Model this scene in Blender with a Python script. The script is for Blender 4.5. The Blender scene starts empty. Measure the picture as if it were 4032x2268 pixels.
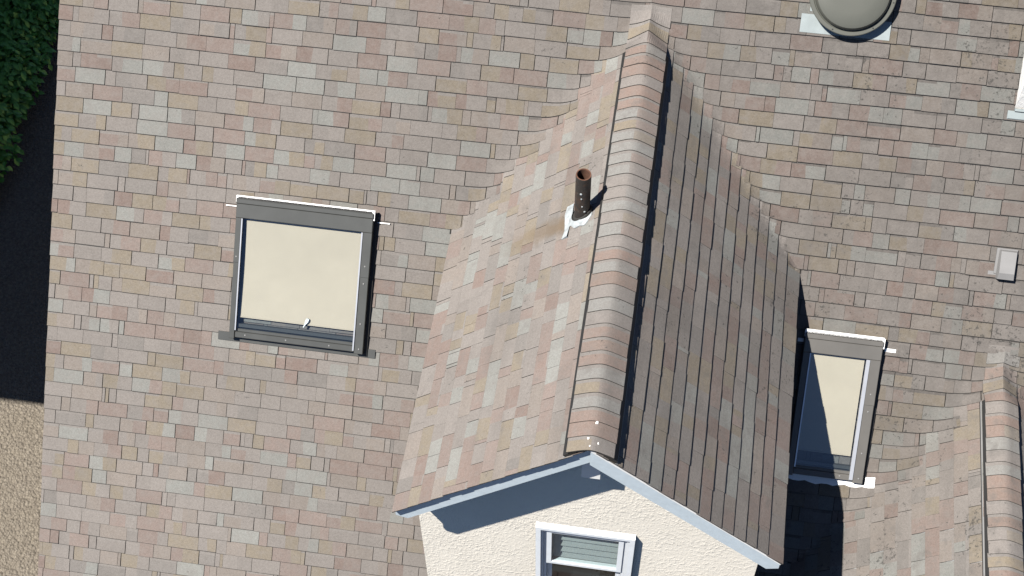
import bpy, math, random
from mathutils import Vector, Matrix
R = math.radians
S = bpy.context.scene
COL = S.collection

# ------------------------------------------------------------------ camera, sky, sun, exposure
cam = bpy.data.cameras.new('camera'); camo = bpy.data.objects.new('camera', cam); COL.objects.link(camo)
camo.location = (0.35010, -8.37357, 11.95646)
camo.rotation_mode = 'QUATERNION'
camo.rotation_quaternion = (Matrix.Rotation(0.16827761, 3, 'Z') @ Matrix.Rotation(0.58708433, 3, 'X')
                            @ Matrix.Rotation(-0.02166543, 3, 'Z')).to_quaternion()
cam.sensor_width = 36.0; cam.lens = 6081.935 / 4032 * 36.0
cam.clip_start = 0.1; cam.clip_end = 3000
S.camera = camo

SUN = Vector((0.455, 0.335, -1.0))                # the way the light travels
hz = math.hypot(SUN.x, SUN.y)
W = bpy.data.worlds.new('World'); S.world = W; W.use_nodes = True
nt = W.node_tree; sky = nt.nodes.new('ShaderNodeTexSky'); sky.sky_type = 'NISHITA'; sky.sun_disc = False
sky.air_density = 0.6; sky.dust_density = 0.2; sky.ozone_density = 4.5
sky.sun_elevation = math.atan2(1.0, hz); sky.sun_rotation = math.atan2(-SUN.x, -SUN.y) % (2*math.pi)
bg = nt.nodes['Background']; bg.inputs[1].default_value = 0.05
nt.links.new(sky.outputs[0], bg.inputs[0])
sl = bpy.data.lights.new('sun', 'SUN'); sl.energy = 5.0; sl.angle = R(0.5); sl.color = (1.0, 0.955, 0.885)
so = bpy.data.objects.new('sun', sl); COL.objects.link(so)
so.rotation_mode = 'QUATERNION'; so.rotation_quaternion = SUN.to_track_quat('-Z', 'Y'); so.location = (-10, -8, 30)
S.view_settings.view_transform = 'Standard'; S.view_settings.look = 'None'
S.view_settings.exposure = 1.12; S.view_settings.gamma = 1.0
S.cycles.diffuse_bounces = 0; S.cycles.glossy_bounces = 3; S.cycles.transparent_max_bounces = 12

# ------------------------------------------------------------------ dimensions (metres; z = 0 at the dormer's eave)
P = R(45); PD = 0.76495
CP, SP, TP, CD, SD, TD = math.cos(P), math.sin(P), math.tan(P), math.cos(PD), math.sin(PD), math.tan(PD)
WD = 1.6437                      # half width of a dormer roof
E = 0.143                        # course exposure
S0 = 1.6178                      # one butt line on the main roof
XL, XR = -5.597, 6.6             # rakes
S_EAVE, S_RIDGE = -4.75, 4.3
ZG = -6.3                        # ground
class Dm: pass
D1 = Dm(); D1.x = 0.0; D1.yt = WD*TD/TP; D1.yf = -2.934; D1.vent_top = 1.22
D2 = Dm(); D2.x = 3.60; D2.yt = -0.424; D2.yf = -4.92; D2.vent_top = -0.78
for d in (D1, D2):
    d.zr = d.yt*TP; d.ze = d.zr - WD*TD; d.ye = d.ze/TP; d.r = TP/TD
rnd = random.Random(7)

# ------------------------------------------------------------------ materials
def mat(name):
    m = bpy.data.materials.new(name); m.use_nodes = True
    return m, m.node_tree, m.node_tree.nodes['Principled BSDF']
def N(t, typ, **kw):
    n = t.nodes.new(typ)
    for k, v in kw.items(): setattr(n, k, v)
    return n
def noise(t, vec, scale, detail=2.0, rough=0.5):
    n = N(t, 'ShaderNodeTexNoise'); n.inputs['Scale'].default_value = scale
    n.inputs['Detail'].default_value = detail; n.inputs['Roughness'].default_value = rough
    t.links.new(vec, n.inputs['Vector']); return n.outputs[0]
def mapr(t, v, a, b, c, d, smooth=False):
    n = N(t, 'ShaderNodeMapRange'); n.clamp = True
    if smooth: n.interpolation_type = 'SMOOTHSTEP'
    for i, x in enumerate((a, b, c, d)): n.inputs[i+1].default_value = x
    t.links.new(v, n.inputs[0]); return n.outputs[0]
def math_(t, op, a, b):
    n = N(t, 'ShaderNodeMath', operation=op)
    for i, x in enumerate((a, b)):
        if isinstance(x, (int, float)): n.inputs[i].default_value = x
        else: t.links.new(x, n.inputs[i])
    return n.outputs[0]
def mix(t, fac, a, b, blend='MIX'):
    n = N(t, 'ShaderNodeMix', data_type='RGBA', blend_type=blend)
    if isinstance(fac, (int, float)): n.inputs[0].default_value = fac
    else: t.links.new(fac, n.inputs[0])
    for i, x in ((6, a), (7, b)):
        if isinstance(x, tuple): n.inputs[i].default_value = (*x, 1)
        else: t.links.new(x, n.inputs[i])
    return n.outputs[2]
def bump(t, b, h, strength, dist):
    n = N(t, 'ShaderNodeBump'); n.inputs['Strength'].default_value = strength
    n.inputs['Distance'].default_value = dist
    t.links.new(h, n.inputs['Height']); t.links.new(n.outputs[0], b.inputs['Normal'])
def plain(name, col, rough=0.6, metal=0.0, var=0.12, scale=6.0, spec=None, bmp=0.0):
    m, t, b = mat(name)
    pos = N(t, 'ShaderNodeNewGeometry').outputs['Position']
    v = noise(t, pos, scale, 4.0, 0.6)
    lo = tuple(c*(1-var) for c in col); hi = tuple(min(1, c*(1+var)) for c in col)
    t.links.new(mix(t, mapr(t, v, 0.3, 0.7, 0, 1), lo, hi), b.inputs['Base Color'])
    b.inputs['Roughness'].default_value = rough; b.inputs['Metallic'].default_value = metal
    if spec is not None: b.inputs['Specular IOR Level'].default_value = spec
    if bmp: bump(t, b, noise(t, pos, scale*12, 3), bmp, 0.004)
    return m

def shingle_material():
    m, t, b = mat('mineral_shingle')
    geo = N(t, 'ShaderNodeNewGeometry'); pos = geo.outputs['Position']
    a = N(t, 'ShaderNodeVertexColor'); a.layer_name = 'Col'
    c = a.outputs[0]
    g = noise(t, pos, 210, 2, 0.7)                                    # granules
    c = mix(t, 1.0, c, mix(t, mapr(t, g, 0.25, 0.75, 0, 1), (0.72, 0.71, 0.70), (1.26, 1.26, 1.26)), 'MULTIPLY')
    g1 = noise(t, pos, 55, 3, 0.65)
    c = mix(t, 1.0, c, mix(t, mapr(t, g1, 0.3, 0.7, 0, 1), (0.86, 0.855, 0.85), (1.10, 1.10, 1.10)), 'MULTIPLY')
    mott = noise(t, pos, 14, 3, 0.6)                                  # pale weathering inside a tab
    c = mix(t, mapr(t, mott, 0.42, 0.74, 0, 0.42), c, (0.164, 0.150, 0.139))
    sep = N(t, 'ShaderNodeSeparateXYZ'); t.links.new(pos, sep.inputs[0])
    right = mapr(t, sep.outputs[0], -3.0, 3.2, 0.0, 1.0)              # the right half of the roof is dirtier
    big = noise(t, pos, 0.9, 4, 0.6)
    dirt = math_(t, 'MULTIPLY', mapr(t, big, 0.42, 0.68, 0, 1), mapr(t, sep.outputs[0], -4.5, 2.5, 0.12, 0.42))
    c = mix(t, dirt, c, (0.088, 0.080, 0.074))
    sm = noise(t, pos, 7.0, 4, 0.6)
    smd = math_(t, 'MULTIPLY', mapr(t, sm, 0.56, 0.72, 0, 1), mapr(t, right, 0, 1, 0.10, 0.40))
    c = mix(t, smd, c, (0.070, 0.066, 0.063))
    lic = noise(t, pos, 27, 7, 0.72); thr = noise(t, pos, 1.7, 5, 0.65)
    lim = math_(t, 'SUBTRACT', mapr(t, thr, 0.38, 0.70, 0.71, 0.545), mapr(t, right, 0, 1, -0.03, 0.035))
    sp = mapr(t, math_(t, 'SUBTRACT', lic, lim), 0.0, 0.05, 0, 1, True)   # lichen and soot in patches of many sizes
    c = mix(t, math_(t, 'MULTIPLY', sp, 0.72), c, (0.034, 0.033, 0.031))
    mp = N(t, 'ShaderNodeMapping'); mp.inputs['Scale'].default_value = (5.0, 0.55, 0.55); t.links.new(pos, mp.inputs[0])
    streak = noise(t, mp.outputs[0], 1.0, 4, 0.6)                        # faint run-off streaks down the slope
    c = mix(t, math_(t, 'MULTIPLY', mapr(t, streak, 0.52, 0.72, 0, 1), mapr(t, right, 0, 1, 0.16, 0.42)), c, (0.085, 0.078, 0.072))
    # rust run-off below the vent pipe, down the left slope of the dormer
    dx = mapr(t, sep.outputs[0], -1.20, -0.50, 0.0, 1.0, True)
    dx2 = mapr(t, sep.outputs[0], -0.50, -0.40, 1.0, 0.0)
    wob = noise(t, pos, 5.0, 3, 0.6)
    yy = math_(t, 'ADD', sep.outputs[1], math_(t, 'MULTIPLY', wob, 0.22))
    band = math_(t, 'SUBTRACT', 1.0, mapr(t, math_(t, 'ABSOLUTE', math_(t, 'ADD', yy, 0.40), 0.0), 0.02, 0.15, 0.0, 1.0, True))
    zz = mapr(t, sep.outputs[2], 0.12, 0.3, 0, 1)
    st = math_(t, 'MULTIPLY', math_(t, 'MULTIPLY', math_(t, 'MULTIPLY', dx, dx2), math_(t, 'MULTIPLY', band, zz)), 0.62)
    c = mix(t, st, c, (0.105, 0.070, 0.036))
    t.links.new(c, b.inputs['Base Color']); b.inputs['Roughness'].default_value = 0.92
    b.inputs['Specular IOR Level'].default_value = 0.25
    bump(t, b, math_(t, 'ADD', g, g1), 0.55, 0.004)
    return m
def stucco_material(name, col, sc=1.0):
    m, t, b = mat(name)
    geo = N(t, 'ShaderNodeNewGeometry'); pos = geo.outputs['Position']
    mp = N(t, 'ShaderNodeMapping'); mp.inputs['Scale'].default_value = (1, 1, 0.8); t.links.new(pos, mp.inputs[0])
    a = noise(t, mp.outputs[0], 27*sc, 3.0, 0.6); f = noise(t, pos, 110, 2, 0.6)
    v = noise(t, pos, 2.5, 4, 0.6)
    a2 = noise(t, mp.outputs[0], 52*sc, 3.0, 0.6)
    amp = mapr(t, noise(t, pos, 3.6, 3, 0.6), 0.34, 0.66, 0.35, 1.1)     # the trowel leaves smoother and rougher areas
    h = math_(t, 'ADD', math_(t, 'MULTIPLY', amp, math_(t, 'ADD', mapr(t, a, 0.46, 0.66, 0, 1, True), math_(t, 'MULTIPLY', mapr(t, a2, 0.45, 0.65, 0, 1, True), 0.35))), math_(t, 'MULTIPLY', f, 0.14))
    c = mix(t, mapr(t, v, 0.3, 0.7, 0, 1), tuple(x*0.93 for x in col), col)
    t.links.new(c, b.inputs['Base Color']); b.inputs['Roughness'].default_value = 0.95
    b.inputs['Specular IOR Level'].default_value = 0.2
    bump(t, b, h, 0.30, 0.011)
    return m
def gravel_material():
    m, t, b = mat('gravel')
    pos = N(t, 'ShaderNodeNewGeometry').outputs['Position']
    vo = N(t, 'ShaderNodeTexVoronoi'); vo.inputs['Scale'].default_value = 30; t.links.new(pos, vo.inputs['Vector'])
    n1 = noise(t, pos, 20, 5, 0.7); n2 = noise(t, pos, 1.6, 4, 0.6)
    c = mix(t, mapr(t, n1, 0.32, 0.68, 0, 1), (0.118, 0.101, 0.081), (0.240, 0.212, 0.176))
    c = mix(t, mapr(t, n2, 0.3, 0.7, 0, 0.35), c, (0.14, 0.115, 0.08))
    c = mix(t, mapr(t, vo.outputs['Distance'], 0.0, 0.55, 0.0, 0.55), c, (0.075, 0.061, 0.045))
    c = mix(t, mapr(t, vo.outputs['Color'], 0.3, 1.0, 0.0, 0.35), c, (0.28, 0.245, 0.19))
    t.links.new(c, b.inputs['Base Color']); b.inputs['Roughness'].default_value = 0.95
    hh = math_(t, 'ADD', math_(t, 'MULTIPLY', vo.outputs['Distance'], -1.0), n1)
    bump(t, b, hh, 0.9, 0.03)
    return m
def glass_material(name, tint=(0.92, 0.95, 0.96), refl=1.0):
    m, t, b = mat(name); t.nodes.remove(b)
    out = t.nodes['Material Output']
    tr = N(t, 'ShaderNodeBsdfTransparent'); tr.inputs[0].default_value = (*tint, 1)
    gl = N(t, 'ShaderNodeBsdfGlossy'); gl.inputs['Roughness'].default_value = 0.02
    fr = N(t, 'ShaderNodeFresnel'); fr.inputs[0].default_value = 1.55
    mx = N(t, 'ShaderNodeMixShader')
    bf = N(t, 'ShaderNodeNewGeometry').outputs['Backfacing']       # the inner face does not mirror
    t.links.new(math_(t, 'MULTIPLY', math_(t, 'MULTIPLY', fr.outputs[0], refl), math_(t, 'SUBTRACT', 1.0, bf)), mx.inputs[0])
    t.links.new(tr.outputs[0], mx.inputs[1]); t.links.new(gl.outputs[0], mx.inputs[2])
    t.links.new(mx.outputs[0], out.inputs[0]); return m
def leaf_material():
    m, t, b = mat('leaf')
    a = N(t, 'ShaderNodeVertexColor'); a.layer_name = 'Col'
    t.links.new(a.outputs[0], b.inputs['Base Color']); b.inputs['Roughness'].default_value = 0.45
    return m
def rust_pipe_material():
    m, t, b = mat('rusty_iron')
    pos = N(t, 'ShaderNodeNewGeometry').outputs['Position']
    n = noise(t, pos, 14, 5, 0.65); n2 = noise(t, pos, 45, 3, 0.6)
    c = mix(t, mapr(t, n, 0.48, 0.66, 0, 1), (0.020, 0.017, 0.015), (0.052, 0.028, 0.017))
    c = mix(t, mapr(t, n2, 0.60, 0.72, 0, 0.6), c, (0.10, 0.09, 0.08))
    t.links.new(c, b.inputs['Base Color']); b.inputs['Roughness'].default_value = 0.6
    bump(t, b, n2, 0.4, 0.004); return m

M = {}
M['shingle'] = shingle_material()
M['edge'] = plain('asphalt_edge_and_shade', (0.026, 0.024, 0.022), 0.9)
M['felt'] = plain('felt_underlay', (0.022, 0.021, 0.020), 0.95)
M['wood'] = plain('painted_soffit', (0.42, 0.45, 0.48), 0.7)
M['fascia'] = plain('blue_grey_paint', (0.50, 0.575, 0.63), 0.55, var=0.06, scale=14)
M['drip'] = plain('white_metal_trim', (0.80, 0.80, 0.79), 0.45, var=0.05)
M['vent'] = plain('grey_vent_plastic', (0.15, 0.15, 0.15), 0.7)
M['stucco'] = stucco_material('cream_stucco', (0.80, 0.75, 0.66))
M['chim'] = stucco_material('white_stucco', (0.80, 0.79, 0.76), 0.7)
M['zinc'] = plain('pale_zinc', (0.205, 0.235, 0.24), 0.5, 0.0, var=0.10, scale=9)
M['lead'] = plain('white_lead', (0.30, 0.325, 0.335), 0.5, 0.0, var=0.30, scale=22, bmp=0.3)
M['clad'] = plain('grey_cladding', (0.046, 0.048, 0.046), 0.42, 0.0, var=0.10, scale=5)
M['clad_light'] = plain('taupe_cladding', (0.088, 0.084, 0.078), 0.45, 0.0, var=0.08, scale=5)
M['clad_dark_and_shade'] = plain('black_trim_and_shade', (0.012, 0.012, 0.012), 0.6)
M['steel'] = plain('bright_steel', (0.55, 0.56, 0.58), 0.3, 0.6, var=0.05)
M['white'] = plain('white_plastic', (0.78, 0.78, 0.77), 0.4, var=0.03)
M['blind'] = plain('cream_blind', (0.465, 0.385, 0.295), 0.9, var=0.06, scale=2.0)
M['vinyl'] = plain('white_vinyl', (0.74, 0.78, 0.82), 0.35, var=0.04, scale=9)
M['room'] = plain('dark_room', (0.020, 0.022, 0.026), 0.9)
M['slat'] = plain('blind_slat', (0.72, 0.74, 0.74), 0.6, var=0.04)
M['glass'] = glass_material('skylight_glass', refl=3.0)          # two panes, four surfaces
M['glass2'] = glass_material('window_glass', (0.78, 0.82, 0.82), 0.9)
M['rust'] = rust_pipe_material()
M['rust_in'] = plain('rust', (0.085, 0.038, 0.022), 0.9, var=0.35, scale=25)
M['rubber'] = plain('black_rubber', (0.022, 0.022, 0.020), 0.7)
M['dome'] = plain('taupe_painted_metal', (0.072, 0.074, 0.063), 0.45, var=0.05, scale=3)
M['boxgrey'] = plain('pale_grey_plastic', (0.172, 0.170, 0.170), 0.5, var=0.05, scale=12)
M['drop'] = plain('bird_lime', (0.75, 0.74, 0.72), 0.8)
M['gravel'] = gravel_material()
M['leaf'] = leaf_material()
M['bark'] = plain('bark', (0.05, 0.035, 0.025), 0.9, var=0.3, scale=20)
M['nwall'] = stucco_material('grey_stucco', (0.42, 0.40, 0.37))

# ------------------------------------------------------------------ mesh helpers
class MB:
    def __init__(s): s.v = []; s.f = []; s.mi = []; s.c = []
    def face(s, pts, mi=0, col=(0.5, 0.5, 0.5)):
        i = len(s.v); s.v.extend([tuple(p) for p in pts]); s.f.append(list(range(i, i+len(pts)))); s.mi.append(mi); s.c.append(col)
    def box(s, p0, p1, fn=None, mi=0, bev=0.0, col=(0.5, 0.5, 0.5)):
        (x0, y0, z0), (x1, y1, z1) = p0, p1
        fn = fn or (lambda a, b, c: (a, b, c))
        if bev <= 0:
            q = [fn(x, y, z) for z in (z0, z1) for (x, y) in ((x0, y0), (x1, y0), (x1, y1), (x0, y1))]
            for f in ((3, 2, 1, 0), (4, 5, 6, 7), (0, 1, 5, 4), (1, 2, 6, 5), (2, 3, 7, 6), (3, 0, 4, 7)):
                s.face([q[k] for k in f], mi, col)
        else:
            b = bev
            ring = lambda i, z: [fn(x, y, z) for (x, y) in ((x0+i, y0+i), (x1-i, y0+i), (x1-i, y1-i), (x0+i, y1-i))]
            lv = [ring(0, z0), ring(0, z1-b), ring(b, z1)]
            s.face(lv[0][::-1], mi, col); s.face(lv[2], mi, col)
            for A, B in ((lv[0], lv[1]), (lv[1], lv[2])):
                for k in range(4): s.face([A[k], A[(k+1) % 4], B[(k+1) % 4], B[k]], mi, col)
    def lathe(s, prof, fn, n=48, mi=0):
        for (r0, h0), (r1, h1) in zip(prof[:-1], prof[1:]):
            for k in range(n):
                a0, a1 = 2*math.pi*k/n, 2*math.pi*(k+1)/n
                pts = [fn(r0*math.cos(a0), r0*math.sin(a0), h0), fn(r0*math.cos(a1), r0*math.sin(a1), h0),
                       fn(r1*math.cos(a1), r1*math.sin(a1), h1), fn(r1*math.cos(a0), r1*math.sin(a0), h1)]
                if r0 < 1e-6: pts = [pts[0], pts[2], pts[3]]
                elif r1 < 1e-6: pts = pts[:3]
                s.face(pts, mi)
    def build(s, name, mats, parent=None, smooth=False, weld=False):
        me = bpy.data.meshes.new(name); me.from_pydata(s.v, [], s.f)
        for m in (mats if isinstance(mats, (list, tuple)) else [mats]): me.materials.append(m)
        me.polygons.foreach_set('material_index', s.mi)
        ca = me.color_attributes.new('Col', 'FLOAT_COLOR', 'CORNER')
        flat = []
        for f, c in zip(s.f, s.c): flat.extend((c[0], c[1], c[2], 1.0)*len(f))
        ca.data.foreach_set('color', flat)
        if weld:
            import bmesh
            bm = bmesh.new(); bm.from_mesh(me); bmesh.ops.remove_doubles(bm, verts=bm.verts, dist=1e-5)
            bmesh.ops.recalc_face_normals(bm, faces=bm.faces)
            bm.to_mesh(me); bm.free()
        if smooth:
            me.polygons.foreach_set('use_smooth', [True]*len(me.polygons))
            if hasattr(me, 'set_sharp_from_angle'): me.set_sharp_from_angle(angle=R(35))
        me.update()
        o = bpy.data.objects.new(name, me); COL.objects.link(o)
        if parent: o.parent = parent
        return o
def empty(name, loc=(0, 0, 0), label=None, cat=None, group=None):
    o = bpy.data.objects.new(name, None); o.location = loc; COL.objects.link(o)
    if label: o['label'] = label
    if cat: o['category'] = cat
    if group: o['group'] = group
    return o
def onmain(x, s, n=0.0): return (x, s*CP - n*SP, s*SP + n*CP)

def clip(poly, f):
    """keep the part of a 2-D polygon where f(p) >= 0 (f linear)"""
    out = []
    for i in range(len(poly)):
        p, q = poly[i], poly[(i+1) % len(poly)]; a, b = f(p), f(q)
        if a >= 0: out.append(p)
        if (a >= 0) != (b >= 0):
            k = a/(a-b); out.append((p[0]+(q[0]-p[0])*k, p[1]+(q[1]-p[1])*k))
    return out if len(out) >= 3 else []
def split(poly, f): return [q for q in (clip(poly, f), clip(poly, lambda p: -f(p))) if q]

# ------------------------------------------------------------------ shingles
PAL = [((0.163, 0.149, 0.139), 38), ((0.161, 0.130, 0.117), 18), ((0.162, 0.140, 0.111), 19), ((0.166, 0.146, 0.131), 14),
       ((0.173, 0.175, 0.165), 15), ((0.148, 0.115, 0.102), 6), ((0.143, 0.133, 0.125), 8)]
GREY = (0.164, 0.152, 0.143)
def pick(r):
    k = r.uniform(0, sum(w for _, w in PAL))
    for c, w in PAL:
        k -= w
        if k <= 0: break
    f = r.uniform(0.93, 1.06)
    return tuple(x*f for x in c)
def smax(a, b, k): return 0.5*(a+b+math.sqrt((a-b)**2+k*k))
def blend(x, y, z):
    for d in (D1, D2):
        if d.ye < y < d.yt + 0.4 and abs(x-d.x) < WD+0.3:
            zd = d.zr - abs(x-d.x)*TD; zm = y*TP
            k = 0.10*min(1.0, max(0.0, (y-d.ye)/0.35))
            if abs(zd-zm) < 0.6: z = smax(zd, zm, k*(1-abs(zd-zm)/0.6))
    return z
WV = {}
def weave_x(d, side, k):
    """half-width at which course k of the main roof stops against a dormer: a stepped, woven valley"""
    key = (d.x, side, k)
    if key not in WV:
        rr = random.Random(hash((round(d.x*100), side, k)))
        ym = (S0+(k+0.5)*E)*CP
        off = rr.uniform(0.0, 0.24) if side < 0 else rr.uniform(-0.05, 0.10)
        off *= max(0.0, min(1.0, (ym-d.ye)/0.3))
        WV[key] = max(0.0, (d.yt-ym)*d.r - off)
    return WV[key]
CUR = [0]
def map_main(a, b, h):
    b = b + 0.0045*math.sin(1.5*a+2.3*b) + 0.003*math.sin(0.6*a-1.1*b+1.0)
    x, y, z = onmain(a, b, 0)
    z = blend(x, y, z)
    return (x, y-h*SP, z+h*CP)
def map_slope(d, side):
    def f(a, b, h):                      # a along the ridge (= y), b = height above eave along the slope
        x = d.x + side*(WD - b*CD); y = a; z = d.ze + b*SD
        z = blend(x, y, z)
        return (x + side*h*SD, y, z + h*CD)
    return f
SHADE_LIP = [1.0]; GAP = [1.0]; MUL = [1.0]
def soil(x, s):                          # the main roof is more weathered towards the ridge and the right
    v = 0.93 - 0.050*max(-1.0, min(1.0, (s+1.0)/3.0)) - 0.225*max(0.0, min(1.0, (x+3.5)/6.0))
    return v + 0.035*math.sin(1.3*x+0.8*s+0.5)*math.sin(0.9*s-0.6*x)
def lay_tab(mb, r, a0, a1, b0, b1, t, fn, clips, refine, first=True, last=True):
    tab = [(a0, b0), (a1, b0), (a1, b1), (a0, b1)]
    g = b1-b0
    cuts = []
    wdt = a1-a0
    if wdt > 0.17 and r.random() < 0.55: cuts.append(a0+wdt*r.choice((0.5, 0.5, 0.42, 0.58, 0.35, 0.65)) )
    pieces = []
    xs = [a0]+cuts+[a1]
    sk = [r.uniform(-0.008, 0.008) for _ in xs]; sk[0] = sk[-1] = 0
    for i in range(len(xs)-1):
        c = pick(r)
        if fn is map_main:
            sv = soil(xs[i], b0); c = tuple(v*sv for v in c)
            gv = tuple(v*sv for v in GREY)
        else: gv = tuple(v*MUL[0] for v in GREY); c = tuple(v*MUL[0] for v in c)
        q = [(xs[i]+sk[i], b0), (xs[i+1]+sk[i+1], b0), (xs[i+1]-sk[i+1], b1), (xs[i]-sk[i], b1)]
        if r.random() < (0.24 if fn is not map_main or xs[i] < -1.5 else 0.36) and (c[0] < 0.1675 or xs[i] > 0):
            bm_ = b0+g*r.uniform(0.72, 0.86)
            f = lambda p, bm_=bm_: p[1]-bm_
            u, l = clip(q, f), clip(q, lambda p: -f(p))
            dk = 0.62 if (fn is map_main and xs[i] > -1.5 and r.random() < 0.38+0.10*max(0, xs[i])) else 1.0
            if u: pieces.append((u, tuple(x*dk for x in gv)))
            if l: pieces.append((l, c))
        else: pieces.append((q, c))
    shade_lip = max(0.0006, r.gauss(0.0036, 0.0014))*SHADE_LIP[0]  # dark strip at the butt, widening the course's shadow line by colour
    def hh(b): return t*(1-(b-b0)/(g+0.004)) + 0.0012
    for q, c in pieces:
        for p in clips(q):
            polys = refine(p)
            for w_ in polys:
                shade_lipf = lambda q_: q_[1]-b0-shade_lip
                for q_, mi_ in ((clip(w_, shade_lipf), 0), (clip(w_, lambda q_: -shade_lipf(q_)), 1)):
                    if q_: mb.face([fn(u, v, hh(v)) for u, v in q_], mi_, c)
                n = len(w_)
                for i in range(n):
                    (u0, v0), (u1, v1) = w_[i], w_[(i+1) % n]
                    e_butt = abs(v0-b0) < 1e-6 and abs(v1-b0) < 1e-6
                    e_side = (abs(u0-a0) < 1e-6 and abs(u1-a0) < 1e-6) or (abs(u0-a1) < 1e-6 and abs(u1-a1) < 1e-6)
                    if e_butt or e_side:
                        mb.face([fn(u1, v1, hh(v1)), fn(u0, v0, hh(v0)), fn(u0, v0, -0.004), fn(u1, v1, -0.004)], 1, (0.03, 0.03, 0.03))
def tab_width(r):
    k = r.random()
    if k < 0.70: return r.uniform(0.262, 0.318)
    if k < 0.84: return r.uniform(0.13, 0.21)
    if k < 0.92: return r.uniform(0.028, 0.06)
    return r.uniform(0.07, 0.12)
def lay_row(mb, r, a_lo, a_hi, b0, b1, tfn, fn, clips, refine):
    a = a_lo - r.uniform(0, 0.25)
    wob = [r.uniform(-0.0025, 0.0025) for _ in range(3)]
    while a < a_hi:
        w = tab_width(r); gap = r.choice((0.004, 0.0055, 0.0075, 0.002))*GAP[0]
        x0, x1 = max(a, a_lo), min(a+w-gap, a_hi)
        a += w
        if x1-x0 < 0.012: continue
        db = r.gauss(0, 0.0016)
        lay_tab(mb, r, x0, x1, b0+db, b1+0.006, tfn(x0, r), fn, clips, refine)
# ---- main roof clipping against the two dormers
def main_clips(q):
    out = [q]
    for d in (D1, D2):
        nxt = []
        se = d.ye/CP
        for p in out:
            for pp in split(p, lambda u: u[1]-se):
                if sum(u[1] for u in pp)/len(pp) < se: nxt.append(pp); continue
                for p3 in split(pp, lambda u: u[0]-d.x):
                    cx = sum(u[0] for u in p3)/len(p3)
                    sg = -1 if cx < d.x else 1
                    k = clip(p3, lambda u: sg*(u[0]-d.x) - weave_x(d, sg, CUR[0]))
                    if k: nxt.append(k)
        out = nxt
    return out
def near_valley(x, y):
    for d in (D1, D2):
        if d.ye-0.1 < y < d.yt+0.3:
            if abs(abs(x-d.x) - max(0, (d.yt-y)*d.r)) < 0.42: return True
    return False
def slice_poly(p, step, axis):
    lo = min(u[axis] for u in p); hi = max(u[axis] for u in p)
    n = int(math.ceil((hi-lo)/step))
    if n <= 1: return [p]
    out = []
    for i in range(n):
        a, b = lo+(hi-lo)*i/n, lo+(hi-lo)*(i+1)/n
        q = clip(p, lambda u: u[axis]-a)
        if q: q = clip(q, lambda u: b-u[axis])
        if q: out.append(q)
    return out
def main_refine(p):
    if any(near_valley(u[0], u[1]*CP) for u in p):
        return [q2 for q in slice_poly(p, 0.05, 0) for q2 in slice_poly(q, 0.075, 1)]
    return [p]

house = empty('house', (0, 0, ZG), 'cream stucco house with a tan, pink and grey shingle roof, dormers and skylights', 'house')
def part(mb, name, mats, parent=house, label=None, **kw):
    o = mb.build(name, mats, None, **kw)
    o.parent = parent; o.matrix_parent_inverse = parent.matrix_world.inverted() if parent.type != 'EMPTY' else Matrix.Translation((0, 0, -ZG))
    if label: o['label'] = label
    return o

mb = MB(); r = random.Random(11)
k0 = int(math.floor((S_EAVE-S0)/E)); k1 = int(math.ceil((S_RIDGE-S0)/E))
def t_main(x, rr):
    base = 0.0105 + 0.005*max(0, min(1, (x+1.5)/3.5))
    return max(0.006, base*rr.uniform(0.85, 1.2) + (rr.random() < 0.05)*0.004)
for k in range(k0, k1):
    b0 = S0+k*E + r.gauss(0, 0.0012)
    CUR[0] = k
    lay_row(mb, r, XL + r.uniform(-0.004, 0.004), XR, b0, b0+E, t_main, map_main, main_clips, main_refine)
# felt under the shingles and the body of the roof
h = -0.0035
mb.face([onmain(XL+0.012, S_EAVE, h), onmain(XR, S_EAVE, h), onmain(XR, S_RIDGE, h), onmain(XL+0.012, S_RIDGE, h)], 2)
mb.box((XL+0.02, S_EAVE+0.01, -0.16), (XR, S_RIDGE, -0.006), onmain, 3)
yr, zr_ = S_RIDGE*CP, S_RIDGE*SP
back = lambda x, s, n: (x, 2*yr - onmain(x, s, n)[1], onmain(x, s, n)[2])
mb.box((XL+0.02, S_EAVE+0.01, -0.16), (XR, S_RIDGE, 0.004), back, 3)
roof = part(mb, 'roof', [M['shingle'], M['edge'], M['felt'], M['wood']])

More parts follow.
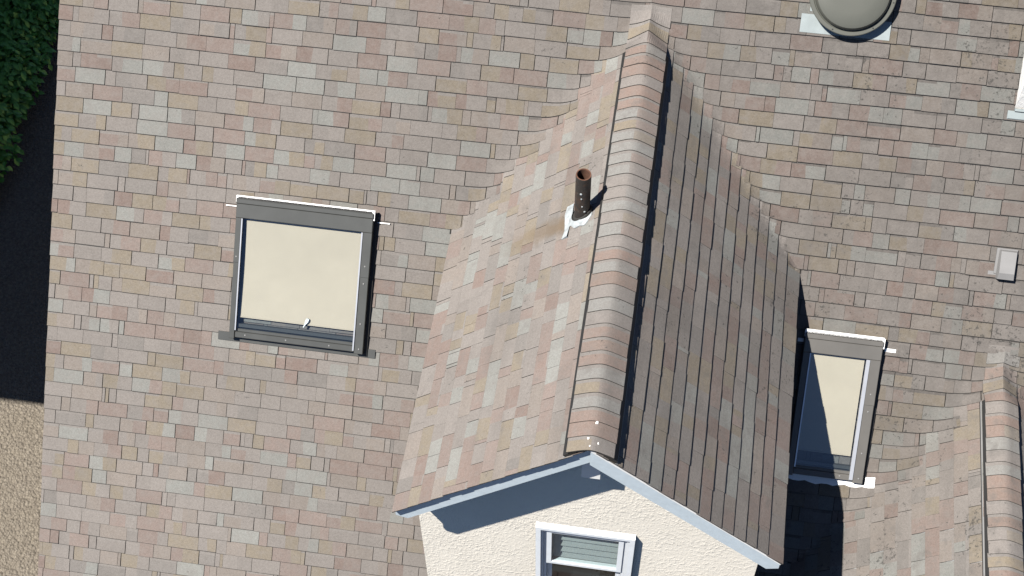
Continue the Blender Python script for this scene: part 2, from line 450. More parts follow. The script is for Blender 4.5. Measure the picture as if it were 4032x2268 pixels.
# ---- dormer roofs
CAPC = [((0.176, 0.134, 0.116), 7), ((0.174, 0.148, 0.114), 3), ((0.174, 0.159, 0.149), 6), ((0.178, 0.176, 0.168), 3), ((0.166, 0.128, 0.110), 2)]
def cap_pick(r):
    k = r.uniform(0, sum(w for _, w in CAPC))
    for c, w in CAPC:
        k -= w
        if k <= 0: break
    return c
D_SHADE = lambda d: d.yf+2.25 if d is D1 else d.vent_top
def dormer_roof(d, seed, label):
    r = random.Random(seed); mb = MB()
    SHADE_LIP[0] = 0.6
    dz = E*SP                                          # vertical step of a course, shared with the main roof
    lv0 = S0*SP
    kk = math.ceil((d.ze-lv0)/dz)
    lv = [lv0+k*dz for k in range(kk, kk+40)]
    lv = [z for z in lv if z > d.ze+0.5*dz]
    rows = [d.ze]+[z for z in lv if z < d.zr+0.02]
    for side in (-1, 1):
        SHADE_LIP[0] = 0.15 if side < 0 else 0.7; GAP[0] = 0.8 if side < 0 else 0.12; MUL[0] = (1.07 if side < 0 else 1.0) if d is D1 else 0.93   # the middle dormer is lighter, its left slope most
        fn = map_slope(d, side)
        def clips(q, d=d, side=side):
            q = clip(q, lambda u: WD/CD-0.06-u[1])
            if not q: return []
            out = []; ya, yb = min(u[0] for u in q), max(u[0] for u in q)
            if yb <= d.ye: return [q]
            if ya < d.ye:
                p = clip(q, lambda u: d.ye-u[0])
                if p: out.append(p)
            ka = int(math.floor((max(ya, d.ye)/CP-S0)/E)); kb = int(math.floor((yb/CP-S0)/E))
            for k in range(ka, kb+1):
                p = clip(q, lambda u: u[0]-max(d.ye, (S0+k*E)*CP))
                if p: p = clip(p, lambda u: (S0+(k+1)*E)*CP-u[0])
                if p: p = clip(p, lambda u: weave_x(d, side, k)-(WD-u[1]*CD))
                if p: out.append(p)
            return out
        def refine(p, d=d, side=side):
            if any(near_valley(d.x+side*(WD-u[1]*CD), u[0]) for u in p):
                return [q2 for q in slice_poly(p, 0.05, 0) for q2 in slice_poly(q, 0.075, 1)]
            return [p]
        tf = (lambda x, rr: 0.0115*rr.uniform(0.75, 1.35)) if side > 0 else (lambda x, rr: 0.0065*rr.uniform(0.75, 1.3))
        for i in range(len(rows)-1):
            b0, b1 = (rows[i]-d.ze)/SD, (rows[i+1]-d.ze)/SD
            lay_row(mb, r, d.yf + r.uniform(-0.005, 0.005), d.yt, b0 + r.gauss(0, 0.0012), b1, tf, fn, clips, refine)
        lo, hi = 0.0, WD/CD
        P3 = lambda y, b, h=-0.0035, fn=fn: fn(y, b, h)
        def flat(y, b, h):
            x = d.x+side*(WD-b*CD); return (x+side*h*SD, y, d.ze+b*SD+h*CD)
        mb.face([flat(d.yf+0.012, 0.004, -0.0035), flat(d.ye, 0.004, -0.0035), flat(d.yt, hi, -0.012), flat(d.yf+0.012, hi, -0.012)], 2)
        # deck slab out to eave and rake
        mb.box((d.yf+0.060, 0.012, -0.075), (d.ye+0.02, hi-0.06, -0.006), flat, 3)
        mb.box((d.yf+0.060, 0.008, -0.11), (d.ye-0.02, 0.028, -0.0075), flat, 3)
    o = part(mb, 'dormer_roof', [M['shingle'], M['edge'], M['felt'], M['wood']], label=label)
    # ridge vent under the caps
    vb = MB(); vh = 0.030
    for side in (-1, 1):
        def flat(y, b, h):
            x = d.x+side*(WD-b*CD); return (x+side*h*SD, y, d.ze+b*SD+h*CD)
        top = WD/CD; bw = 0.265 if d is D1 else 0.214
        b_in = top-0.13
        vb.box((d.yf+0.006, top-bw+0.006, 0.002), (d.vent_top-0.003, b_in, 0.034 if d is D1 else 0.011), flat, 1)
        if side > 0: vb.box((d.yf+0.004, top-bw-0.020, 0.004), (d.vent_top, top-bw+0.004, 0.012), flat, 0)
        else: vb.box((d.yf+0.004, top-bw-0.012, 0.002), (D_SHADE(d), top-bw+0.004, 0.009), flat, 0 if d is D1 else 2)
        if d is D2: vb.box((d.yf+0.004, top-bw-0.020, 0.001), (d.vent_top, top-bw-0.012, 0.011), flat, 1)
    vo_ = part(vb, 'ridge_vent', [M['vent'], M['clad_dark_and_shade'], M['boxgrey']], o)
    # caps
    cb = MB(); exp = 0.127; y = d.yf-0.006; n = 20; first = True
    while y < d.yt-0.02:
        c = cap_pick(r); c2 = tuple(0.5*(a+b) for a, b in zip(cap_pick(r), GREY)) if r.random() < 0.3 else c
        t = 0.0105*r.uniform(0.8, 1.25); y1 = y+exp+0.012
        hw = (0.186 if d is D1 else 0.150)+r.uniform(-0.004, 0.004); sh = r.uniform(-0.003, 0.003)
        def surf(u, yy, tt):
            x = d.x+sh+u*hw
            k = max(0.0, min(1.0, (d.vent_top+0.10-yy)/0.16)); k = k*k*(3-2*k)
            ax = abs(x-d.x)
            ra = 0.060*k+0.018*(1-k); tt_ = TD*(0.66*k+1.0*(1-k))
            z = d.zr - (math.sqrt(ax*ax+ra*ra)-ra*0.55)*tt_ + 0.020*k + (0.012)*(1-k)
            zm = yy*TP
            if d.vent_top+0.05 < yy: z = smax(z, blend(x, yy, zm)+0.012, 0.02)
            return (x, yy, z + tt)
        segs = [(0.0, 0.7), (0.7, 1.0)]
        grey_top = r.random() < 0.75
        us = [-1+2*i/n for i in range(n+1)]
        for (f0, f1) in segs:
            ya, yb = y+(y1-y)*f0, y+(y1-y)*f1
            ta, tb = t*(1-f0)+0.001, t*(1-f1)+0.001
            for i in range(n):
                col = (c if us[i] < 0 else c2) if f0 < 0.5 or not grey_top else GREY
                cb.face([surf(us[i], ya, ta), surf(us[i+1], ya, ta), surf(us[i+1], yb, tb), surf(us[i], yb, tb)], 0, col)
            for u, s_ in ((-1, 1), (1, -1)):
                q = [surf(u, ya, ta), surf(u, yb, tb), surf(u, yb, -0.006), surf(u, ya, -0.006)]
                cb.face(q if s_ > 0 else q[::-1], 1)
        for i in range(n):
            cb.face([surf(us[i+1], y, t+0.001), surf(us[i], y, t+0.001), surf(us[i], y, -0.005), surf(us[i+1], y, -0.005)], 1)
        y += exp*r.uniform(0.96, 1.04)
    co = part(cb, 'ridge_cap', [M['shingle'], M['edge']], o)
    # rake fascia boards with drip edge
    for side in (-1, 1):
        fb = MB(); y0 = d.yf+(0.036 if side < 0 else 0.014); y1 = d.yf+0.058
        zt = lambda u: d.zr - u*TD - 0.013
        hb = 0.255
        ue = WD-0.012
        prof = [(0.0, zt(0)), (ue, zt(ue)), (ue, zt(ue)-0.12), (ue-0.085, zt(ue)-0.105), (0.0, zt(0)-hb)]
        # lower edge meets the plumb cut
        prof[3] = (ue-0.10, zt(ue-0.10)-hb)
        A = [(d.x+side*u, y0, z) for u, z in prof]; B = [(d.x+side*u, y1, z) for u, z in prof]
        fb.face(A, 0); fb.face(B[::-1], 0)
        for i in range(5): fb.face([A[i], B[i], B[(i+1) % 5], A[(i+1) % 5]], 0)
        part(fb, 'fascia', M['fascia'], o)
        gb = MB(); g0, g1 = d.yf+(0.026 if side < 0 else 0.004), d.yf+(0.0358 if side < 0 else 0.0138)
        prof = [(0.0, zt(0)+0.006), (ue+0.004, zt(ue)+0.003), (ue+0.004, zt(ue)-0.026), (0.0, zt(0)-0.024)]
        A = [(d.x+side*u, g0, z) for u, z in prof]; B = [(d.x+side*u, g1, z) for u, z in prof]
        gb.face(A, 0); gb.face(B[::-1], 0)
        for i in range(4): gb.face([A[i], B[i], B[(i+1) % 4], A[(i+1) % 4]], 0)
        part(gb, 'drip_edge', M['drip'] if side > 0 else M['fascia'], o)
    return o
dr1 = dormer_roof(D1, 21, 'gable roof of the central dormer with rounded ridge caps')
dr2 = dormer_roof(D2, 22, 'gable roof of the dormer cut off by the right edge')
# bird lime on the first ridge
db = MB()
def splat(cx, cy, rad, seed):
    r2 = random.Random(seed); n = 11
    pts = []
    for i in range(n):
        a = 2*math.pi*i/n; q = rad*r2.uniform(0.6, 1.15)
        x, y = cx+q*math.cos(a), cy+1.3*q*math.sin(a)
        ra = 0.060
        z = D1.zr - (math.sqrt(x*x+ra*ra)-ra*0.55)*TD*0.66 + 0.020 + 0.0125
        pts.append((x, y, z))
    db.face(pts, 0); db.face([(p[0], p[1], p[2]-0.004) for p in pts][::-1], 0)
for a_ in ((0.02, -2.70, 0.012, 1), (-0.03, -2.84, 0.008, 2), (0.05, -2.87, 0.008, 3), (-0.01, -2.905, 0.006, 4)):
    db = MB(); splat(*a_); part(db, 'bird_lime', M['drop'], dr1)

# ------------------------------------------------------------------ dormer walls and window
YW = D1.yf+0.30; HW = 1.512
wx0, wx1, wz0, wz1 = -0.425, 0.395, -1.98, -0.485      # opening in the wall
def dormer_wall(d, opening=None):
    mb = MB(); y = d.yf+0.30; th = 0.14
    X = lambda u: d.x+u
    zt = lambda u: d.zr-abs(u)*TD-0.085
    zb = y*TP-0.5
    if opening:
        a, b, c, e = opening
        polys = [[(-HW, zb), (a, zb), (a, zt(a)), (-HW, zt(HW))], [(b, zb), (HW, zb), (HW, zt(HW)), (b, zt(b))],
                 [(a, zb), (b, zb), (b, c), (a, c)], [(a, e), (b, e), (b, zt(b)), (0, zt(0)), (a, zt(a))]]
    else:
        polys = [[(-HW, zb), (HW, zb), (HW, zt(HW)), (0, zt(0)), (-HW, zt(HW))]]
    for p in polys: mb.face([(X(u), y, z) for u, z in p], 0)
    if opening:
        a, b, c, e = opening
        for (u0, z0, u1, z1) in ((a, c, a, e), (a, e, b, e), (b, e, b, c), (b, c, a, c)):
            mb.face([(X(u0), y, z0), (X(u1), y, z1), (X(u1), y+th, z1), (X(u0), y+th, z0)], 0)
    for s_ in (-1, 1):                                    # cheeks
        mb.face([(X(s_*HW), y, zb), (X(s_*HW), y, zt(HW)), (X(s_*HW), d.ye, zt(HW)), (X(s_*HW), d.ye, zb)], 0)
    return part(mb, 'dormer_wall', M['stucco'])
dw1 = dormer_wall(D1, (wx0, wx1, wz0, wz1)); dw2 = dormer_wall(D2)
# end of the ridge beam under the gable's peak
rb = MB(); rb.box((-0.070, YW-0.150, 0.815), (0.080, YW+0.02, 1.30), None, 0, 0)
part(rb, 'ridge_beam', M['drip'], dr1)

win = MB()
# outer casing, proud of the wall: three stepped profiles
def ring(mb, x0, x1, z0, z1, wd, ya, yb, mi=0):
    mb.box((x0, ya, z0), (x0+wd, yb, z1), None, mi); mb.box((x1-wd, ya, z0), (x1, yb, z1), None, mi)
    mb.box((x0+wd, ya, z1-wd), (x1-wd, yb, z1), None, mi); mb.box((x0+wd, ya, z0), (x1-wd, yb, z0+wd), None, mi)
ring(win, wx0-0.028, wx1+0.028, wz0-0.028, wz1+0.028, 0.045, YW-0.052, YW+0.10)
ring(win, wx0+0.017, wx1-0.017, wz0+0.017, wz1-0.017, 0.022, YW-0.030, YW+0.10)
ring(win, wx0+0.039, wx1-0.039, wz0+0.039, wz1-0.039, 0.028, YW-0.012, YW+0.10)
window = part(win, 'window', M['vinyl'], house, 'white double-hung window in the central dormer wall')
zmid = -1.245
sx0, sx1 = wx0+0.067, wx1-0.067
sb = MB(); ring(sb, sx0, sx1, zmid-0.012, wz1-0.067, 0.045, YW-0.022, YW+0.03)
part(sb, 'sash', M['vinyl'], window)
sb = MB(); ring(sb, sx0+0.002, sx1-0.002, wz0+0.067, zmid-0.014, 0.045, YW+0.032, YW+0.07)
part(sb, 'sash', M['vinyl'], window)
gb = MB(); gb.box((sx0+0.045, YW-0.012, zmid+0.033), (sx1-0.045, YW+0.006, wz1-0.112)); part(gb, 'pane', M['glass2'], window)
gb = MB(); gb.box((sx0+0.047, YW+0.05, wz0+0.112), (sx1-0.047, YW+0.056, zmid-0.059)); part(gb, 'pane', M['glass2'], window)
bl = MB()
z = wz1-0.13
while z > zmid-0.02:
    for (za, zb_, mi) in ((z, z-0.11, 0),):
        bl.face([(sx0+0.03, YW+0.035, zb_+0.012), (sx1-0.03, YW+0.035, zb_+0.012-0.0), (sx1-0.03, YW+0.052, za), (sx0+0.03, YW+0.052, za)], 0)
    z -= 0.125
part(bl, 'blind', M['slat'], window)
rm = MB(); rm.box((wx0-0.3, YW+0.145, wz0-0.2), (wx1+0.3, YW+1.3, wz1+0.05)); part(rm, 'room', M['room'], window)

# ------------------------------------------------------------------ house walls
hb_ = MB()
ye_, ze_ = onmain(0, S_EAVE, 0)[1]+0.45, 0
zt_ = lambda y: (y if y < yr else 2*yr-y)*TP - 0.26
X0, X1 = XL+0.30, XR-0.3; YB = 2*yr-ye_
for x in (X0, X1):
    hb_.face([(x, ye_, ZG), (x, YB, ZG), (x, YB, zt_(YB)), (x, yr, zt_(yr)), (x, ye_, zt_(ye_))], 0)
for y in (ye_, YB):
    hb_.face([(X0, y, ZG), (X1, y, ZG), (X1, y, zt_(y)), (X0, y, zt_(y))], 0)
part(hb_, 'wall', M['stucco'])

# ------------------------------------------------------------------ skylights
def skylight(x0, x1, s0, s1, big, label):
    """outer frame x0..x1, s1 (bottom)..s0 (top) on the main roof"""
    cl = M['clad'] if big else M['clad_light']
    H = 0.105
    fr = MB()
    sw = 0.085 if big else 0.095
    hood = 0.205 if big else 0.20
    # curb
    fr.box((x0+0.02, s1+0.03, -0.02), (x0+0.055, s0-0.02, 0.078), onmain, 0)
    fr.box((x1-0.055, s1+0.03, -0.02), (x1-0.02, s0-0.02, 0.078), onmain, 1)
    fr.box((x0+0.055, s1+0.03, -0.02), (x1-0.055, s1+0.065, 0.070), onmain, 1)
    fr.box((x0+0.055, s0-0.06, -0.02), (x1-0.055, s0-0.02, 0.078), onmain, 1)
    # side claddings in two lengths, upper lapped over lower
    mid = s0-hood-0.42
    for (xa, xb) in ((x0, x0+sw*0.62), (x1-sw, x1)):
        fr.box((xa, s1, 0.055), (xb, mid, H-0.006), onmain, 0, 0.004)
        fr.box((xa-0.0015, mid-0.02, 0.056), (xb+0.0015, s0-hood, H-0.002), onmain, 0, 0.004)
    # bottom cladding
    fr.box((x0+sw*0.62, s1+0.012, 0.05), (x1-sw, s1+0.07, 0.088), onmain, 0, 0.006)
    fr.box((x0+sw*0.62, s1+0.07, 0.05), (x1-sw, s1+0.105, 0.080), onmain, 0, 0.006)
    # hood in two steps
    fr.box((x0-0.002, s0-hood, 0.050), (x1+0.002, s0-0.065, H+0.004), onmain, 0, 0.005)
    fr.box((x0-0.004, s0-0.065, 0.050), (x1+0.004, s0-0.018, H+0.013), onmain, 0, 0.006)
    fr.box((x0+0.01, s0-0.018, 0.04), (x1-0.01, s0, H-0.004), onmain, 1)
    # black strips down the right side, the frame's shade put into colour
    fr.box((x1-0.006, s1-0.01, 0.0), (x1+0.004, s0-0.02, 0.050), onmain, 1)
    fr.box((x1+0.004, s1-0.03, 0.0), (x1+0.032, s0-0.03, 0.034), onmain, 1)
    o = part(fr, 'skylight', [cl, M['clad_dark_and_shade']], house, label)
    # glazing beads
    tb = MB()
    gx0, gx1 = x0+sw*0.62, x1-sw
    tb.box((gx0+0.002, s1+0.09, 0.085), (gx0+0.014, s0-hood-0.004, H+0.003), onmain, 0)
    part(tb, 'glazing_bead', M['steel'], o); tb = MB()
    tb.box((gx1-(0.016 if big else 0.036), s1+0.03, 0.085), (gx1-0.002, s0-hood-0.004, H+0.005), onmain, 0)
    part(tb, 'glazing_bead', M['steel'], o)
    gb = MB(); gb.box((gx0+0.014, s1+0.105, 0.080), (gx1-0.016, s0-hood, 0.086), onmain); part(gb, 'pane', M['glass'], o)
    # shaft lining and dark room below
    rb = MB()
    rb.box((gx0+0.0, s1+0.09, -0.012), (gx1+0.0, s0-hood+0.04, -0.010), onmain, 0)
    rb.box((gx0+0.014, s1+0.118, 0.02), (gx1-0.014, s1+0.15, 0.072), onmain, 1)
    part(rb, 'lining', [M['room'], M['clad']], o)
    bb = MB()
    bx0 = gx0+(0.042 if big else 0.012); bx1 = gx1-(0.022 if big else 0.045); bs1 = s1+(0.222 if big else 0.255)
    n = 14
    for i in range(n):                                   # cloth with a slight sag
        a, b = i/n, (i+1)/n
        sag = lambda k: 0.052-0.010*math.sin(math.pi*k)
        sk = -0.012 if big else 0.0
        bb.face([onmain(bx0+sk*(1-b)*0+sk*b, s0-hood+0.03-(s0-hood+0.03-bs1)*b, sag(b)), onmain(bx1, s0-hood+0.03-(s0-hood+0.03-bs1)*b, sag(b)),
                 onmain(bx1, s0-hood+0.03-(s0-hood+0.03-bs1)*a, sag(a)), onmain(bx0+sk*a, s0-hood+0.03-(s0-hood+0.03-bs1)*a, sag(a))], 0)
    bb.box((bx0-0.012, bs1-0.010, 0.046), (bx1, bs1, 0.056), onmain, 0)
    part(bb, 'blind', M['blind'], o)
    # screws
    spots = [(x1-sw*0.5, s0-hood-0.33), (x1-sw*0.5, s0-hood-0.50), (x1-sw*0.5, s1+0.30), (x1-sw*0.45, s1+0.05)]
    if big: spots += [(x0+0.09+(x1-x0-0.2)*k, s1+0.045) for k in (0.06, 0.42, 0.80)] + [(x0+0.25, s0-0.09), (x1-0.25, s0-0.09), (x0+0.025, s0-hood-0.38)]
    else: spots += [(x1-0.22, s1+0.05)]
    for (x, s_) in spots:
        hh_ = H-0.002 if s_ > s1+0.2 or x > x1-sw else 0.088
        sb = MB(); sb.lathe([(0.008, hh_-0.004), (0.007, hh_+0.003), (0.0, hh_+0.004)], lambda a, b, c, x=x, s_=s_: onmain(x+a, s_+b, c), 10)
        part(sb, 'screw', M['boxgrey'], o)
    # flashing
    fb = MB()
    if big:
        fb.box((x0-0.02, s1-0.02, 0.004), (x0+0.02, s0-0.02, 0.017), onmain, 0)
        fb.box((x1-0.02, s1-0.02, 0.004), (x1+0.03, s0-0.02, 0.0165), onmain, 0)
        fb.box((x0-0.13, s1-0.045, 0.004), (x1+0.11, s1+0.04, 0.0185), onmain, 0)
        fm = M['clad']
    else:
        n = 16
        for i in range(n):
            xa, xb = x0-0.03+(x1-x0+0.15)*i/n, x0-0.03+(x1-x0+0.15)*(i+1)/n
            lo0 = s1-0.062+0.010*math.sin(i*1.9)+0.006*math.sin(i*0.7); lo1 = s1-0.062+0.010*math.sin((i+1)*1.9)+0.006*math.sin((i+1)*0.7)
            A = [(xa, lo0), (xb, lo1), (xb, s1+0.05), (xa, s1+0.05)]
            hgt = lambda s_: 0.019 if s_ < s1 else 0.024
            fb.face([map_main(x, s_, hgt(s_)) for x, s_ in A], 0)
            fb.face([map_main(xb, lo1, 0.019), map_main(xa, lo0, 0.019), map_main(xa, lo0, 0.0), map_main(xb, lo1, 0.0)], 0)
        xe = x1+0.12
        fb.face([map_main(xe, s1-0.06, 0.019), map_main(xe, s1-0.06, 0.0), map_main(xe, s1+0.05, 0.0), map_main(xe, s1+0.05, 0.024)], 0)
        fm = M['white']
    part(fb, 'flashing', fm, o)
    # white head flashing
    wb = MB()
    wb.box((x0-0.004, s0-0.012, H-0.02), (x1+0.004, s0+(0.012 if big else 0.020), H-0.004), onmain, 0)
    wb.box((x1-0.004, s0-0.085, 0.06), (x1+0.014, s0+0.010, H-0.005), onmain, 0)
    wb.box((x0-0.010, s0-0.055, 0.06), (x0-0.0045, s0+0.010, H-0.005), onmain, 0)
    sa, sc = (s0-0.115, s0-0.106) if big else (s0-0.125, s0-0.093)
    wb.box((x1+0.014, sa, 0.010), (x1+(0.15 if big else 0.135), sc, 0.022), onmain, 0)
    wb.box((x0-(0.13 if big else 0.06), sa, 0.010), (x0-0.005, sc, 0.022), onmain, 0)
    part(wb, 'head_flashing', M['drip'], o)
    if big:
        hbm = MB()
        hx, hs = x0+0.745, s1+0.232
        ax = Vector((0.45, 0.9)).normalized(); nx = Vector((-ax.y, ax.x))
        def fnh(a, b, c): return onmain(hx+ax.x*a+nx.x*b, hs+ax.y*a+nx.y*b, c)
        prof = [(-0.045, 0.006), (-0.01, 0.009), (0.012, 0.018), (0.04, 0.020), (0.055, 0.010)]
        for (a0, w0), (a1, w1) in zip(prof[:-1], prof[1:]):
            T = lambda a, w: [fnh(a, -w, 0.062), fnh(a, w, 0.062), fnh(a, w*0.7, 0.078), fnh(a, -w*0.7, 0.078)]
            A, B = T(a0, w0), T(a1, w1)
            for i in range(4): hbm.face([A[i], A[(i+1) % 4], B[(i+1) % 4], B[i]], 0)
        part(hbm, 'handle', M['white'], o)
    return o
skylight(-3.722, -2.392, 0.140, -1.262, True, 'large square skylight with dark grey frame and closed cream blind')
skylight(1.775, 2.490, -0.505, -1.915, False, 'narrow taupe skylight beside the dormer, half in its shadow')

# ------------------------------------------------------------------ vent pipe
PX, PY = -0.362, -0.512; PZ = D1.zr-abs(PX)*TD
pr = 0.066; ptop = PZ+0.575
pm = MB()
pm.lathe([(pr, PZ-0.1-ptop+ptop), (pr, ptop-0.012), (pr-0.002, ptop), ], lambda a, b, c: (PX+a, PY+b, c), 40, 0)
pm.lathe([(pr-0.002, ptop), (pr-0.011, ptop), (pr-0.012, ptop-0.012), (pr-0.012, PZ)], lambda a, b, c: (PX+a, PY+b, c), 40, 1)
pipe = part(pm, 'vent_pipe', [M['rust'], M['rust_in']], house, 'short rusty black vent pipe on the left slope of the dormer', smooth=True)
for (a, z_, rr_) in ((-1.70, ptop-0.19, 0.011), (-1.62, ptop-0.255, 0.008), (-1.5, ptop-0.36, 0.006), (-1.15, ptop-0.435, 0.010)):
    ca, sa_ = math.cos(a), math.sin(a)
    def fnb(u, v, w): return (PX+ca*(pr+w)-sa_*u, PY+sa_*(pr+w)+ca*u, z_+v)
    bm_ = MB(); bm_.lathe([(rr_, -0.003), (rr_*0.9, 0.005), (0, 0.008)], fnb, 10)
    part(bm_, 'bolt', M['lead'], pipe)
SLN = Vector((-SD, 0, CD)); SLD = Vector((-CD, 0, -SD))
def onleft(u, v, n):             # u down the slope from the pipe, v along -y, n off the slope
    p = Vector((PX, PY, PZ)) + SLD*u + Vector((0, -1, 0))*v + SLN*n
    return tuple(p)
cm = MB()
def coll(a, b, c):               # elliptical rubber boot hugging the pipe, cut by the slope
    x, y = PX+a, PY+b
    return (x, y, D1.zr-abs(x)*TD + c)
cm.lathe([(pr+0.020, -0.02), (pr+0.019, 0.035), (pr+0.010, 0.062), (pr+0.0005, 0.066)], coll, 40, 0)
part(cm, 'boot', M['rubber'], pipe, smooth=True)
lm = MB(); r2 = random.Random(5)
n = 36; prev = None
ringp = []
for i in range(n):
    a = 2*math.pi*i/n
    q = 0.128 + 0.012*math.sin(3*a+0.6)+0.008*math.sin(7*a)
    ringp.append((q*math.cos(a), q*math.sin(a)*1.05))
for i in range(n):
    a = 2*math.pi*i/n; j = (i+1) % n; a2 = 2*math.pi*j/n
    i0 = ((pr+0.012)*math.cos(a)*1.1, (pr+0.012)*math.sin(a)); i1 = ((pr+0.012)*math.cos(a2)*1.1, (pr+0.012)*math.sin(a2))
    lm.face([onleft(*ringp[i], 0.014), onleft(*ringp[j], 0.014), onleft(*i1, 0.040), onleft(*i0, 0.040)], 0)
    lm.face([onleft(*ringp[j], 0.014), onleft(*ringp[i], 0.014), onleft(*ringp[i], 0.0), onleft(*ringp[j], 0.0)], 0)
# crumpled sheet tongue on the downhill side
strip = [(-0.145, 0.100), (-0.08, 0.115), (0.0, 0.12), (0.05, 0.13)]
ul = [0.105, 0.098, 0.112, 0.118, 0.125]; ur = [0.190, 0.205, 0.188, 0.176, 0.200]; vs = [-0.165, -0.08, 0.02, 0.10, 0.185]
for i in range(4):
    hs_ = [0.018+0.008*math.sin(2.1*k) for k in (i, i+1)]
    lm.face([onleft(ul[i], vs[i], hs_[0]), onleft(ur[i], vs[i], 0.012), onleft(ur[i+1], vs[i+1], 0.013), onleft(ul[i+1], vs[i+1], hs_[1])][::-1], 0)
    lm.face([onleft(ur[i], vs[i], 0.012), onleft(ur[i], vs[i], 0.0), onleft(ur[i+1], vs[i+1], 0.0), onleft(ur[i+1], vs[i+1], 0.013)][::-1], 0)
lm.face([onleft(ul[4], vs[4], 0.02), onleft(ur[4], vs[4], 0.013), onleft(ur[4], vs[4], 0.0), onleft(ul[4], vs[4], 0.0)], 0)
part(lm, 'flashing', M['lead'], pipe)

# ------------------------------------------------------------------ round attic ventilator
CX, CS, RR = 1.765, 2.612, 0.388
cn = lambda a, b, c: onmain(CX+a, CS+b, c)
dm = MB()
dm.lathe([(RR-0.010, 0.105), (RR, 0.112), (RR, 0.128), (RR-0.006, 0.133), (RR-0.036, 0.133), (RR-0.044, 0.126), (RR-0.050, 0.130),
          (RR-0.056, 0.168), (RR-0.070, 0.190), (RR-0.105, 0.202), (RR-0.2, 0.206), (RR-0.3, 0.207), (0.0, 0.207)], cn, 72, 0)
dm.lathe([(RR-0.010, 0.105), (0.24, 0.10)], cn, 72, 0)
vent = part(dm, 'roof_ventilator', M['dome'], house, 'large round taupe ventilator cap cut off by the top edge', smooth=True, weld=True)
bm2 = MB(); bm2.lathe([(0.27, 0.0), (0.25, 0.11)], cn, 48, 0); part(bm2, 'collar', M['zinc'], vent, smooth=True)
fm = MB(); fm.box((1.350, 2.216, 0.006), (2.152, 2.382, 0.018), onmain, 0); fm.box((1.42, 2.382, 0.006), (2.10, 2.9, 0.010), onmain, 0)
part(fm, 'flashing', M['zinc'], vent)
for a in (-0.62*math.pi, -0.30*math.pi, -0.05*math.pi, 0.4*math.pi, 0.8*math.pi):
    px_, ps_ = (RR-0.02)*math.cos(a), (RR-0.02)*math.sin(a)
    rv = MB(); rv.lathe([(0.007, 0.131), (0.006, 0.138), (0, 0.139)], lambda u, v, w: cn(px_+u, ps_+v, w), 8)
    part(rv, 'rivet', M['clad_dark_and_shade'], vent)

# ------------------------------------------------------------------ small square roof vent
bx0, bx1, bs0, bs1 = 3.408, 3.568, 0.182, 0.452
q = MB()
def bxf(x, s_, n): return onmain(x, s_, n)
prof = [(bs1, 0.028), (bs1-0.008, 0.075), (bs0+0.065, 0.105), (bs0+0.004, 0.085), (bs0, 0.045)]
ins = [0.0, 0.010, 0.012, 0.006, 0.004]
L = [onmain(bx0+i, s_, n) for (s_, n), i in zip(prof, ins)]; Rr = [onmain(bx1-i, s_, n) for (s_, n), i in zip(prof, ins)]
for i in range(4): q.face([L[i+1], Rr[i+1], Rr[i], L[i]], 0)
Lb = [onmain(bx0-0.0, s_, 0.03) for s_, n in prof]; Rb = [onmain(bx1+0.0, s_, 0.03) for s_, n in prof]
for i in range(4):
    q.face([L[i], L[i+1], Lb[i+1], Lb[i]][::-1], 0); q.face([Rr[i], Rr[i+1], Rb[i+1], Rb[i]], 0)
bv = part(q, 'roof_vent', M['boxgrey'], house, 'small pale grey box vent near the right edge', weld=True)
q = MB(); q.box((bx0-0.022, bs0+0.045, 0.008), (bx1+0.004, bs1+0.012, 0.030), onmain, 0); q.box((bx0-0.07, bs0+0.022, 0.008), (bx0+0.02, bs0+0.062, 0.0195), onmain, 0)
part(q, 'flange', M['boxgrey'], bv)

# ------------------------------------------------------------------ chimney
cx0, cy0 = 3.343, 1.729*CP
q = MB()
q.box((cx0, cy0, 0.6), (cx0+0.85, cy0+0.95, 3.9), None, 0)
chim = part(q, 'chimney', M['chim'], house, 'white stucco chimney corner at the right edge')
q = MB(); q.box((cx0-0.06, 1.635, 0.006), (cx0+0.92, 1.712, 0.030), onmain, 0, 0.008); q.box((cx0-0.006, 1.712, 0.006), (cx0+0.86, 1.735, 0.05), onmain, 0)
part(q, 'flashing', M['zinc'], chim)

# ------------------------------------------------------------------ ground
g = MB(); gs = 400
g.face([(-gs, -gs, ZG), (gs, -gs, ZG), (gs, gs, ZG), (-gs, gs, ZG)])
go = g.build('ground', M['gravel']); go['kind'] = 'structure'; go['label'] = 'beige gravel ground beside the house, lit below and in deep shade above'

# ------------------------------------------------------------------ neighbouring house (stands off to the left; its shadow falls on the gravel)
nh = empty('neighbouring_house', (-15, 6, ZG), 'tall grey house standing left of the gravel strip', 'house')
def npart(mb, name, m): 
    o = mb.build(name, m); o.parent = nh; o.matrix_parent_inverse = Matrix.Translation((15, -6, -ZG)); return o
HN = 8.3; nx1 = -11.35; ny0 = 0.81-0.335*HN
q = MB(); q.box((-19.5, ny0+0.4, ZG), (nx1-0.4, 16, ZG+HN-0.1), None, 0); npart(q, 'wall', M['nwall'])
q = MB()
e = [(-20, ny0, ZG+HN), (nx1, ny0, ZG+HN), (nx1, 16.4, ZG+HN), (-20, 16.4, ZG+HN)]
ra, rb_ = (-15.7, ny0+4.3, ZG+HN+2.4), (-15.7, 12.0, ZG+HN+2.4)
q.face([e[0], e[1], ra], 0, GREY); q.face([e[1], e[2], rb_, ra], 0, GREY); q.face([e[2], e[3], rb_], 0, GREY); q.face([e[3], e[0], ra, rb_], 0, GREY); q.face(e[::-1], 0, GREY)
npart(q, 'roof', M['shingle'])

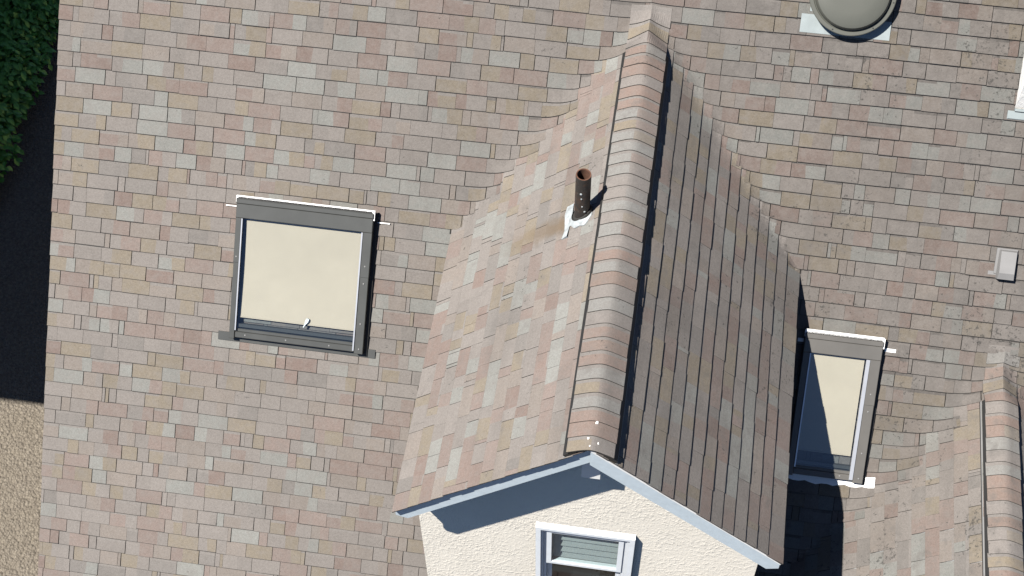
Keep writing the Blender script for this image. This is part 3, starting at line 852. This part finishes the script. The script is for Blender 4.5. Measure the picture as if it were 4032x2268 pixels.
# ------------------------------------------------------------------ shrub
sh = empty('hedge', (-10.9, 7.3, ZG), 'dark green leafy hedge in deep shade at the top left corner', 'hedge')
def spart(mb, name, m):
    o = mb.build(name, m); o.parent = sh; o.matrix_parent_inverse = Matrix.Translation((10.9, -7.3, -ZG)); return o
r3 = random.Random(3)
lf = MB()
def leaf(c, dirv, up, ln, wd, col):
    sd = dirv.cross(up).normalized(); up2 = sd.cross(dirv).normalized()
    pts = []
    for k, w in ((0, 0.0), (0.25, 0.8), (0.5, 1.0), (0.78, 0.62), (1.0, 0.0)):
        pts.append((k, w))
    droop = -0.25*ln
    mid = [c+dirv*(k*ln)+up2*(droop*k*k) for k, w in pts]
    lft = [m_+sd*(w*wd)+up2*(0.18*wd*w) for m_, (k, w) in zip(mid, pts)]; rgt = [m_-sd*(w*wd)+up2*(0.18*wd*w) for m_, (k, w) in zip(mid, pts)]
    for i in range(4):
        A = [mid[i], mid[i+1], lft[i+1], lft[i]]; B = [mid[i+1], mid[i], rgt[i], rgt[i+1]]
        if i == 0: A = A[:3]; B = [mid[1], mid[0], rgt[1]]
        if i == 3: A = [mid[3], mid[4], lft[3]]; B = [mid[4], mid[3], rgt[3]]
        lf.face(A, 0, col); lf.face(B, 0, col)
clumps = []
LEAFC = []
yy_ = 3.5
while yy_ < 9.6:
    rr_ = r3.uniform(0.48, 0.68)
    LEAFC.append((-9.38-rr_+r3.uniform(-0.10, 0.12), yy_, rr_)); LEAFC.append((-10.35+r3.uniform(-0.2, 0.1), yy_+0.2, rr_*1.15))
    yy_ += 0.42
for (x, y, rad) in LEAFC:
    n = int(900*rad*rad)+120
    zc = ZG+rad*0.85
    for _ in range(n):
        v = Vector((r3.gauss(0, 1), r3.gauss(0, 1), r3.gauss(0, 1)+0.5)).normalized()
        q_ = rad*(r3.random()**0.22)*r3.uniform(0.72, 1.04)
        c = Vector((x, y, zc))+Vector((v.x*q_, v.y*q_, v.z*q_*0.85))
        if c.z < ZG+0.04: continue
        dirv = (Vector((v.x, v.y, 0.0))*1.0+Vector((r3.gauss(0, .5), r3.gauss(0, .5)-0.3, r3.gauss(-0.15, .3)))).normalized()
        k = r3.random()
        col = (0.100+0.055*k, 0.270+0.10*k, 0.036+0.016*k)
        leaf(c, dirv, Vector((0, 0, 1)), r3.uniform(0.09, 0.15), r3.uniform(0.026, 0.042), col)
spart(lf, 'crown', M['leaf'])
tk = MB()
for (x, y, rad) in LEAFC:
    for j in range(3):
        a = 2.1*j+x; top = Vector((x+0.3*rad*math.cos(a), y+0.3*rad*math.sin(a), ZG+rad*1.1)); base = Vector((x+0.06*math.cos(a), y+0.06*math.sin(a), ZG-0.05))
        A = [base+Vector((0.022*math.cos(t), 0.022*math.sin(t), 0)) for t in (0, 1.57, 3.14, 4.71)]
        B = [top+Vector((0.008*math.cos(t), 0.008*math.sin(t), 0)) for t in (0, 1.57, 3.14, 4.71)]
        for i in range(4): tk.face([A[i], A[(i+1) % 4], B[(i+1) % 4], B[i]])
spart(tk, 'stem', M['bark'])
